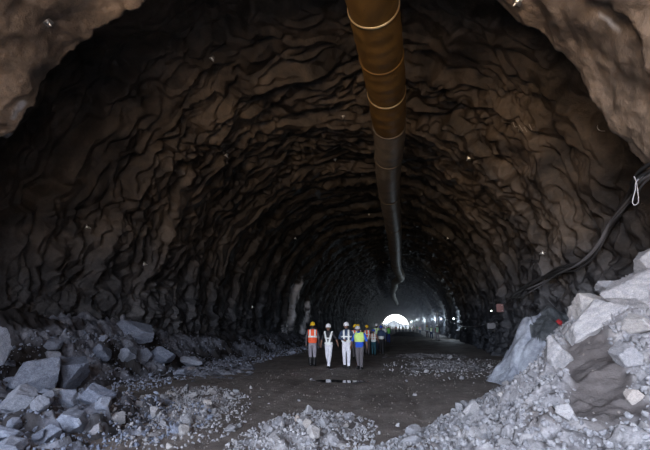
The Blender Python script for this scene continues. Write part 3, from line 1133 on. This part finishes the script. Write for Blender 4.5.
def build_body(pose, detail):
    """closed limbs merged by a remesh into one continuous surface; returns mesh and bone table"""
    st = pose.get('stride', .12)
    bl = pose.get('belly', 0.0)
    W = pose.get('width', 1.0)
    bones = []   # (tag, p0, p1, r)
    parts = []

    def chain(tag_, pts, rad, rr=None, seg=14):
        P = np.asarray(pts, float)
        t = np.arange(len(P))
        q = np.linspace(0, len(P) - 1, (len(P) - 1) * 4 + 1)
        Q = np.stack([np.interp(q, t, P[:, k]) for k in range(3)], 1)
        for _ in range(2):
            Q[1:-1] = (Q[:-2] + 2 * Q[1:-1] + Q[2:]) / 4
        rd = np.interp(q, t, rad)
        r2 = np.interp(q, t, rr) if rr is not None else None
        # rounded ends
        parts.append(tube_vf(Q, rd, seg, r2))
        for c, r in ((Q[0], rd[0]), (Q[-1], rd[-1])):
            if rr is None:
                parts.append(ball(c, (r, r, r)))
        for i in range(len(P) - 1):
            bones.append((tag_, P[i], P[i + 1], (rad[i] + rad[i + 1]) / 2))

    def ball(c, r, sub=2):
        bm = bmesh.new()
        bmesh.ops.create_icosphere(bm, subdivisions=sub, radius=1.0)
        Vv = np.array([v.co[:] for v in bm.verts]) * np.array(r) + np.array(c)
        Ff = [tuple(v.index for v in f.verts) for f in bm.faces]
        bm.free()
        return Vv, Ff

    for s, k in ((-1, st), (1, -st)):
        ft = k * 1.0
        lift = .05 if k < 0 and pose.get('walk', True) else 0
        hip = (s * .085, 0, .90)
        kn = (s * .095 * pose.get('knee', 1), k * .55 + .05, .50)
        an = (s * .085 * pose.get('foot', 1), ft - .02, .095 + lift)
        chain('leg', [hip, kn, an], [.098 * W, .075, .058], seg=16)
        to = (s * .10 * pose.get('foot', 1), ft + .15, .045 + lift * .2)
        chain('foot', [(an[0], an[1] - .05, .05 + lift), to], [.05, .038])
    z = [.84, .93, 1.02, 1.12, 1.25, 1.36, 1.43, 1.47]
    rx = np.array([.150, .168, .158, .155, .178, .192, .155, .08]) * W
    ry = [.115, .120 + bl * .5, .118 + bl, .118 + bl, .122 + bl * .3, .118, .10, .07]
    P = [(0, -.005 + bl * .4 * math.sin((zz - .85) * 5), zz) for zz in z]
    Vt, Ft = tube_vf(P, rx, 24, ry)
    # orient: tube basis for a vertical path gives x and y swapped; rebuild directly
    a = np.linspace(0, 2 * PI, 24, endpoint=False)
    Vt = np.concatenate([np.stack([P[i][0] + rx[i] * np.cos(a), P[i][1] + ry[i] * np.sin(a), np.full(24, z[i])], 1) for i in range(len(z))] + [np.array([P[0], P[-1]])])
    parts.append((Vt, Ft))
    for i in range(len(z) - 1):
        bones.append(('torso', np.array(P[i]), np.array(P[i + 1]), (rx[i] + rx[i + 1]) / 2 * .85))
    nod = pose.get('nod', 0.0)
    hc = np.array((pose.get('tilt', 0.0) * .3, .02 + nod * .12, 1.62 - abs(nod) * .02))
    chain('neck', [(0, -.005, 1.43), tuple(hc - np.array((0, .01, .07)))], [.062, .055])
    parts.append(ball(hc + np.array((0, 0, .01)), (.076, .094, .112), 3))
    parts.append(ball(hc + np.array((0, .045, -.06)), (.048, .045, .05)))       # jaw
    parts.append(ball(hc + np.array((0, .098, -.012)), (.013, .017, .022)))      # nose
    parts.append(ball(hc + np.array((0, .088, -.055)), (.022, .010, .008)))      # mouth
    for s in (-1, 1):
        parts.append(ball(hc + np.array((s * .078, 0, -.005)), (.011, .02, .03)))   # ears
    bones.append(('head', hc - np.array((0, 0, .04)), hc + np.array((0, 0, .05)), .085))
    for s, key in ((-1, 'arm_l'), (1, 'arm_r')):
        el, wr = pose.get(key, ((.27, -.05, 1.13), (.29, .08, .90)))
        sh = (s * .178 * W, -.01, 1.40)
        el = (s * el[0], el[1], el[2])
        wr = (s * wr[0], wr[1], wr[2])
        chain('upperarm', [sh, el], [.062, .050])
        chain('forearm', [el, wr], [.046, .030])
        d = np.array(wr) - np.array(el)
        d /= np.linalg.norm(d)
        inw = np.array((-s * 1.0, .25, 0.0))
        inw -= d * inw.dot(d)
        inw /= np.linalg.norm(inw)
        wide = np.cross(d, inw)
        pm_ = np.array(wr) + d * .05
        parts.append(ball(pm_, (.03, .04, .045)))
        bones.append(('hand', np.array(wr) + d * .01, pm_ + d * .10, .03))
        if detail:
            for k in range(4):
                w0 = (k - 1.5) * .020
                ln = (.068, .078, .073, .058)[k]
                b0 = pm_ + d * .03 + wide * w0
                b1 = b0 + d * ln * .5 + inw * .008
                b2 = b1 + d * ln * .35 + inw * .025
                chain('hand', [b0, b1, b2], [.0095, .009, .008], seg=8)
            t0 = pm_ - d * .02 - wide * .032
            chain('hand', [t0, t0 + d * .03 - wide * .02 + inw * .012, t0 + d * .06 - wide * .022 + inw * .025], [.013, .011, .009], seg=8)
    me = mesh_from('body', parts, SKIN)
    ob = link('tmp', me)
    md = ob.modifiers.new('r', 'REMESH')
    md.mode = 'VOXEL'
    md.voxel_size = .0085 if detail else .018
    sm = ob.modifiers.new('s', 'SMOOTH')
    sm.factor = .5
    sm.iterations = 2
    dg = bpy.context.evaluated_depsgraph_get()
    out = bpy.data.meshes.new_from_object(ob.evaluated_get(dg))
    bpy.data.objects.remove(ob)
    bpy.data.meshes.remove(me)
    return out, bones, hc


def classify(C, bones):
    best = np.full(len(C), 9.0)
    idx = np.zeros(len(C), int)
    for i, (t, a, b, r) in enumerate(bones):
        a, b = np.array(a), np.array(b)
        ab = b - a
        s = np.clip((C - a) @ ab / (ab @ ab + 1e-9), 0, 1)
        d = np.linalg.norm(C - (a + s[:, None] * ab), axis=1) - r
        m = d < best
        best[m] = d[m]
        idx[m] = i
    return np.array([bones[i][0] for i in idx])


def shell_part(name, me, mask, off, thick, mats, mi_fn, parent):
    """a garment: the body's own surface pushed outward and given thickness"""
    bm = bmesh.new()
    bm.from_mesh(me)
    bm.faces.ensure_lookup_table()
    kill = [f for f in bm.faces if not mask[f.index]]
    bmesh.ops.delete(bm, geom=kill, context='FACES')
    bm.normal_update()
    nn = {v: v.normal.copy() for v in bm.verts}
    for v in bm.verts:
        v.co += nn[v] * off
    for f in bm.faces:
        c = f.calc_center_median()
        f.material_index = mi_fn(c) if mi_fn else 0
        f.smooth = True
    r = bmesh.ops.solidify(bm, geom=bm.faces[:], thickness=-thick)
    m = bpy.data.meshes.new(name)
    bm.to_mesh(m)
    bm.free()
    for x in mats:
        m.materials.append(x)
    return link(name, m, parent)


HELM = {}


def helmet(kind, m, parent, hc):
    k = (kind, m.name)
    if k not in HELM:
        a = np.linspace(0, 2 * PI, 28, endpoint=False)
        V0, F0 = [], []
        prof = [(1.17, -.005), (1.16, .0), (1.0, .012), (.98, .05), (.88, .095), (.66, .130), (.35, .150), (.05, .155)]
        if kind == 'cap':
            prof = [(1.0, -.02), (1.0, .0), (.97, .04), (.88, .075), (.6, .10), (.3, .11), (.05, .112)]
        for r, z in prof:
            fr = 1 + (.18 * np.clip(np.sin(a), 0, 1) ** 2 if r > 1.1 else 0)
            V0.append(np.stack([r * .112 * np.cos(a), r * .135 * np.sin(a) * fr, np.full(28, z)], 1))
        n = len(prof)
        V0 = np.concatenate(V0 + [np.array([[0, 0, prof[-1][1]]])])
        for i in range(n - 1):
            for j in range(28):
                F0.append((i * 28 + j, i * 28 + (j + 1) % 28, (i + 1) * 28 + (j + 1) % 28, (i + 1) * 28 + j))
        for j in range(28):
            F0.append(((n - 1) * 28 + j, (n - 1) * 28 + (j + 1) % 28, n * 28))
        pts = [(V0, F0)]
        if kind != 'cap':
            ridge = [(0, y, .155 - (y / .135) ** 2 * .095 + .004) for y in np.linspace(-.11, .11, 9)]
            pts.append(tube_vf(ridge, .012, 8))
        else:
            bx = np.linspace(-1, 1, 9)
            Vb = np.array([[.10 * t, .10 + .0 * t, -.012] for t in bx] + [[.085 * t, .21 - .05 * t * t, -.03] for t in bx])
            Fb = [(i, i + 1, i + 10, i + 9) for i in range(8)]
            pts.append((Vb, Fb))
        me = mesh_from('helmet', pts, m)
        HELM[k] = me
    o = link('cap' if kind == 'cap' else 'helmet', HELM[k], parent)
    o.location = (float(hc[0]), float(hc[1]) - .005, float(hc[2]) + .035)
    return o


def stripe_H(c):      # shoulder straps and waist band, dark gap between
    x, z = abs(c.x), c.z
    if z < 1.09 or (1.20 < z < 1.25): return 1
    if .055 < x < .125 + (z - 1.1) * .0: return 1
    return 0


def stripe_X(c):
    x, z = abs(c.x), c.z
    if z < 1.02 + .02: return 1
    if abs(x - (.05 + (z - 1.05) * .24)) < .038: return 1
    if 1.18 < z < 1.23 and x < .12: return 1
    return 0


def stripe_chest(c):
    x, z = abs(c.x), c.z
    if 1.16 < z < 1.23: return 1
    if z > 1.23 and .07 < x < .135: return 1
    return 0


def stripe_none(c):
    return 0


BODIES = {}
NPEOPLE = []


def person(px, feet_py, H, face, label, pose, up, trousers, head, hmat, vest=None, sleeves=None, boots=None, detail=True, depth=None, key=None, hem=.93, group=None, vz=None, bare=False):
    gp = ground_at(px, feet_py) if depth is None else at(px, 330, depth)
    x, y = float(gp[0]), float(gp[1])
    z = float(floor_h(x, y))
    e = empty('person', (x, y, z), R_(face), label=label, cat='person', group=group)
    s = H / 1.77
    e.scale = (s, s, s)
    kk = key or id(pose)
    if kk not in BODIES:
        BODIES[kk] = build_body(pose, detail)
    me0, bones, hc = BODIES[kk]
    n = len(me0.polygons)
    C = np.zeros(n * 3)
    me0.polygons.foreach_get('center', C)
    C = C.reshape(-1, 3)
    tg = classify(C, bones)
    me = me0.copy()
    me.materials.clear()
    for m in (SKIN, up, trousers, BOOT, M_HAIR):
        me.materials.append(m)
    mi = np.zeros(n, int)
    mi[tg == 'torso'] = 1
    mi[(tg == 'upperarm')] = 1
    if sleeves != 'short':
        mi[(tg == 'forearm')] = 1
    mi[tg == 'leg'] = 2
    mi[(tg == 'torso') & (C[:, 2] < hem)] = 2
    mi[tg == 'foot'] = 3
    if bare:
        mi[tg == 'foot'] = 0
    rel = C - hc
    mi[(tg == 'head') & (rel[:, 1] > .06) & (np.abs(rel[:, 2] - .008) < .011) & (np.abs(np.abs(rel[:, 0]) - .032) < .014)] = 4
    me.polygons.foreach_set('material_index', mi)
    me.polygons.foreach_set('use_smooth', np.ones(n, bool))
    link('body', me, e)
    if detail or vest:
        hm = (tg == 'head') & ((rel[:, 1] < .01) | (rel[:, 2] > .05)) & (rel[:, 2] > -.05)
        if hm.any() and detail:
            shell_part('hair', me0, hm, .012, .01, [M_HAIR], None, e)
    if head:
        helmet('cap' if head == 'cap' else 'hard', hmat, e, hc)
    if vest:
        vm, fn = vest
        lo, hi = vz or (hem - .0, 1.47)
        mk = ((tg == 'torso') | ((tg == 'upperarm') & (np.abs(C[:, 0]) < .19))) & (C[:, 2] > lo) & (C[:, 2] < hi)
        shell_part('vest', me0, mk, .022, .012, [vm, REFL], fn, e)
    if boots:
        mk = ((tg == 'leg') | (tg == 'foot')) & (C[:, 2] < .36)
        shell_part('rubber_boots', me0, mk, .014, .010, [BOOT], None, e)
    elif detail:
        mk = (tg == 'foot') & (C[:, 2] < .11)
        shell_part('shoes', me0, mk, .010, .010, [BOOT], None, e)
    return e


AW = dict(arm_l=((.26, -.04, 1.14), (.27, .06, .90)), arm_r=((.26, -.02, 1.14), (.28, .10, .91)))
# the four in front
person(312.4, 367.2, 1.80, 8, 'walker in yellow helmet and orange vest with black boots, leftmost of the front four',
       dict(stride=.20, **AW), cm('dark shirt', (.10, .09, .10)), LGREY, 'hard', H_Y, (ORANGE, stripe_chest), boots=True)
person(328.7, 368.4, 1.76, 176, 'walker in white helmet and white trousers, black top under white-strapped vest, arms held out',
       dict(stride=.20, foot=.35, knee=.8, width=.9, nod=.3, arm_l=((.32, -.05, 1.16), (.40, .05, .97)), arm_r=((.30, -.03, 1.15), (.31, .10, .93))),
       BLACKC, WHITE, 'hard', H_W, (BLACKC, stripe_X), sleeves='short')
person(346.7, 368.6, 1.82, 183, 'walker in white helmet, navy shirt, white-banded vest and white trousers, third of the front four',
       dict(stride=.10, width=1.08, nod=.1, arm_l=((.30, -.02, 1.14), (.27, .10, .93)), arm_r=((.29, -.06, 1.16), (.10, .20, 1.10))),
       NAVY, WHITE, 'hard', H_W, (NAVY, stripe_H), hem=1.0)
person(360, 370.0, 1.70, 170, 'stout walker in pale cap, lime vest over royal blue shirt and grey trousers',
       dict(stride=.10, width=1.12, belly=.05, nod=.5, tilt=.15, arm_l=((.30, -.02, 1.14), (.34, .10, .93)), arm_r=((.32, -.04, 1.14), (.36, .08, .92))),
       BLUE, GREYT, 'cap', H_G, (LIME, stripe_none), sleeves='short', hem=.88, vz=(1.10, 1.47))
# behind them
mid = dict(stride=.12, **AW)
person(355, 0, 1.74, 180, 'person in yellow helmet and orange vest seen between the two walkers in white and blue', mid, BLACKC, GREYT, 'hard', H_Y, (ORANGE, stripe_H), depth=24, key='m', detail=False)
person(358.2, 0, 1.76, 185, 'person in yellow helmet just behind the stout walker\'s shoulder', mid, GREYT, GREYT, 'hard', H_Y, (cm('dull orange cloth', (.5, .16, .06)), stripe_X), depth=27, key='m', detail=False)
person(367, 0, 1.72, 178, 'person in dull yellow helmet and orange-white vest right of the stout walker', mid, BLACKC, GREYT, 'hard', H_Y, (ORANGE, stripe_H), depth=28, key='m', detail=False)
person(374, 355.8, 1.50, 180, 'short person in blue helmet, white-strapped vest and teal jeans behind the stout walker', dict(stride=.06, arm_l=((.28, -.02, 1.14), (.34, .04, .92)), arm_r=((.28, -.02, 1.14), (.34, .04, .92))),
       cm('brown top', (.28, .14, .10)), TEAL, 'hard', H_B, (cm('dusty pink cloth', (.55, .32, .26)), stripe_H), sleeves='short', depth=None, key='w', detail=False)
person(376.5, 0, 1.80, 182, 'tall person in white helmet and pale vest behind the blue helmet', mid, NAVY, NAVY, 'hard', H_W, (LIME, stripe_H), depth=33, key='m', detail=False)
person(381, 0, 1.68, 180, 'person in dark clothes with a white-banded vest right of the blue helmet', mid, NAVY, BLACKC, 'hard', H_B, (NAVY, lambda c: 1 if c.z < 1.12 else 0), depth=29, key='m', detail=False)
person(384.3, 0, 1.74, 180, 'person in white vest and dark trousers left of the bright green vest', mid, NAVY, BLACKC, 'hard', H_W, (NAVY, lambda c: 1 if c.z > 1.15 else 0), depth=42, key='m', detail=False)
person(388.3, 0, 1.76, 184, 'person in bright green vest and blue trousers, right end of the walking group', mid, NAVY, cm('blue trousers', (.02, .05, .25)), 'hard', H_W, (GREENV, stripe_none), depth=48, key='m', detail=False)
person(437, 0, 1.80, 215, 'lone person in white helmet and pale green vest beside the pole at the right wall', mid, cm('rust shirt', (.35, .12, .08)), LGREY, 'hard', H_W, (cm('mint vest cloth', (.55, .9, .65)), stripe_none), depth=56, key='m', detail=False)
# far crowd before the exit
rc = random.Random(5)
crowd = [(377, 78), (380, 92), (383, 88), (386.5, 104), (390, 96), (393, 112), (396, 100), (399.5, 110), (403, 98), (406, 116), (410, 104), (413.5, 96), (417, 108), (420, 90), (427, 74), (431, 66)]
tops = [WHITE, ORANGE, NAVY, LIME, PALEC, BLUE]
for i, (px, d) in enumerate(crowd):
    person(px, 0, rc.uniform(1.65, 1.82), 180 + rc.uniform(-40, 40), 'distant person in helmet and vest, one of the crowd before the bright exit', mid, rc.choice(tops), rc.choice([GREYT, NAVY, BLACKC]), 'hard',
           rc.choice([H_W, H_Y, H_B]), (rc.choice([WHITE, ORANGE, LIME, GREENV]), stripe_H), depth=d, key='m', detail=False, group='crowd before the exit')
for k, v in BODIES.items():
    bpy.data.meshes.remove(v[0])

# pole with a lamp beside the lone person
p = at(438.2, 330, 57)
b = empty('lamp_pole', (p[0], p[1], float(floor_h(p[0], p[1]))), label='thin pale pole standing beside the lone person at the right wall', cat='pole')
link('pole', mesh_from('pole', [tube_vf([(0, 0, 0), (0, 0, 3.4)], .045, 10)], M_POLE), b)
link('base', mesh_from('base', [tube_vf([(0, 0, 0), (0, 0, .06)], .22, 16)], M_CABLEG), b)
link('cross_arm', mesh_from('cross_arm', [tube_vf([(-.35, 0, 3.2), (.35, 0, 3.2)], .03, 8)], M_PAINT), b)

# flood lamps along the right wall of the far tunnel
LAMP = mat('flood lamp glass', (1, 1, 1), emit=(.8, .9, 1), es=6)
for i, (yy, hh, side, pw) in enumerate(((60, 2.6, 1, 110), (84, 3.0, 1, 200), (112, 3.2, 1, 300), (150, 3.5, 1, 380), (190, 4.0, 1, 420), (235, 4.0, 1, 420))):
    a = math.asin((hh - float(cz(yy))) / 8.4)
    a = a if side > 0 else PI - a
    rr = float(wall_r(np.array(a), np.array(float(yy)))) - .45
    q = (float(cx(yy)) + rr * math.cos(a), float(yy), float(cz(yy)) + rr * math.sin(a))
    fl = empty('flood_lamp', q, label='small cold-white flood lamp on the far right wall, ' + ('nearest, close to the pole', 'second of its row', 'third of its row', 'fourth of its row', 'fifth of its row', 'last before the exit')[i], cat='lamp')
    link('housing', mesh_from('housing', [box_vf((side * .06, 0, 0), (.12, .34, .26))], M_CABLEG, False), fl)
    link('lens', mesh_from('lens', [box_vf((-side * .01, 0, 0), (.02, .28, .20))], LAMP, False), fl)
    link('bracket', mesh_from('bracket', [box_vf((side * .28, 0, 0), (.4, .04, .04))], M_STEEL, False), fl)
    ld = bpy.data.lights.new('flood_light', 'POINT')
    ld.energy = pw
    ld.color = (.72, .86, 1)
    ld.shadow_soft_size = .12
    lo = bpy.data.objects.new('flood_light', ld)
    lo.location = (q[0] - side * .3, q[1], q[2])
    COL.objects.link(lo)

# low dark earth bank before the exit, vehicle-wide
X = np.linspace(-4.6, 5.2, 80); Y = np.linspace(76, 84, 40)
o = height_mesh('earth_bank', lambda x, y: 0.85 * np.exp(-((x - 2.0) / 2.6) ** 4 - ((y - 80) / 2.2) ** 2) + .12 * pn(x, y) - .1, np.linspace(-2.5, 7.2, 90), Y, mat_rock('dark earth', (.03, .03, .032), (.07, .068, .066), sc=.5))
tag(o, 'low dark bank of earth across the tunnel below the bright exit', 'earth bank')

# outside beyond the exit: ground and a mountain
M_OUT = mat_rock('dusty ground outside', (.02, .018, .017), (.04, .036, .033), sc=.02)
o = height_mesh('ground', lambda x, y: -.3 + .0 * x, np.linspace(-700, 700, 40), np.linspace(EXIT + 3, 1500, 40), M_OUT)
tag(o, kind='structure')


def mount(x, y):
    r = np.exp(-((x + 1) / 8.0) ** 2) * 5.5 + 4.6 + 0 * np.exp(-((x + 60) / 60) ** 2) + 0 * x
    return (r + 1.2 * fbm(x / 30, y / 30, 1.)) * ss(560, 640, y) * ss(1000, 760, y) - 1


o = height_mesh('mountain', mount, np.linspace(-300, 300, 150), np.linspace(550, 1000, 90), mat_rock('hazy mountain', (.010, .012, .018), (.018, .021, .03), sc=.01))
tag(o, 'dark mountain seen outside through the bright tunnel exit', 'mountain')

# ------------------------------------------------------------------ light
w = bpy.data.worlds.new('sky')
SC.world = w
w.use_nodes = True
t = w.node_tree
bg = t.nodes['Background']
tc = t.nodes.new('ShaderNodeTexCoord')
sp = t.nodes.new('ShaderNodeSeparateXYZ')
t.links.new(tc.outputs['Generated'], sp.inputs[0])
rp = t.nodes.new('ShaderNodeValToRGB')
mr = t.nodes.new('ShaderNodeMapRange')
mr.inputs['From Min'].default_value = -1
mr.inputs['From Max'].default_value = 1
t.links.new(sp.outputs['Z'], mr.inputs['Value'])
t.links.new(mr.outputs[0], rp.inputs['Fac'])
E = rp.color_ramp.elements
E[0].position = 0; E[0].color = (.36, .24, .145, 1)
E[1].position = 1; E[1].color = (.60, .74, 1.0, 1)
for pos, c in ((.495, (.60, .42, .27)), (.505, (.80, .86, 1.0)), (.65, (.72, .82, 1.0))):
    k = E.new(pos); k.color = (*c, 1)
mx = t.nodes.new('ShaderNodeMapRange')
mx.inputs['From Min'].default_value = -.35
mx.inputs['From Max'].default_value = .45
mx.inputs['To Min'].default_value = 1.5
mx.inputs['To Max'].default_value = .20
mx.interpolation_type = 'SMOOTHSTEP'
t.links.new(sp.outputs['X'], mx.inputs['Value'])
ml = t.nodes.new('ShaderNodeVectorMath')
ml.operation = 'SCALE'
t.links.new(rp.outputs['Color'], ml.inputs[0])
t.links.new(mx.outputs[0], ml.inputs['Scale'])
t.links.new(ml.outputs[0], bg.inputs['Color'])
bg.inputs['Strength'].default_value = 10.0


def portal(name, loc, rot, sx, sy):
    l = bpy.data.lights.new(name, 'AREA')
    l.shape = 'RECTANGLE'
    l.size = sx
    l.size_y = sy
    l.cycles.is_portal = True
    o = bpy.data.objects.new(name, l)
    o.location = loc
    o.rotation_euler = rot
    COL.objects.link(o)


# sky portals (they add no light, they only guide sampling through the two mouths)
portal('sky_portal', (-2.75, MOUTH - .1, 5.2), (R_(90), 0, 0), 18, 12)
# thin dust haze hanging in the far half of the tunnel
bm = bmesh.new()
bmesh.ops.create_cube(bm, size=1.0)
me = bpy.data.meshes.new('dust_haze')
bm.to_mesh(me); bm.free()
hz = bpy.data.materials.new('dust haze')
hz.use_nodes = True
hz.node_tree.nodes.remove(hz.node_tree.nodes['Principled BSDF'])
vn = hz.node_tree.nodes.new('ShaderNodeVolumeScatter')
vn.inputs['Color'].default_value = (.80, .84, 1, 1)
vn.inputs['Density'].default_value = .0045
vn.inputs['Anisotropy'].default_value = .6
hz.node_tree.links.new(vn.outputs[0], hz.node_tree.nodes['Material Output'].inputs['Volume'])
me.materials.append(hz)
o = link('dust_haze', me)
o.scale = (26, EXIT - 64, 14)
o.location = (0, (EXIT + 60) / 2, 5.5)
tag(o, 'thin bluish dust haze filling the far end of the tunnel before the exit', 'haze', kind='stuff')
portal('exit_portal', (.4, EXIT + .5, 5.2), (R_(-90), 0, 0), 18, 12)

SC.view_settings.view_transform = 'Standard'
SC.view_settings.look = 'None'
SC.view_settings.gamma = 1
SC.view_settings.use_curve_mapping = False
SC.view_settings.exposure = 1.0
SC.cycles.max_bounces = 8
SC.cycles.diffuse_bounces = 5
SC.cycles.use_denoising = True
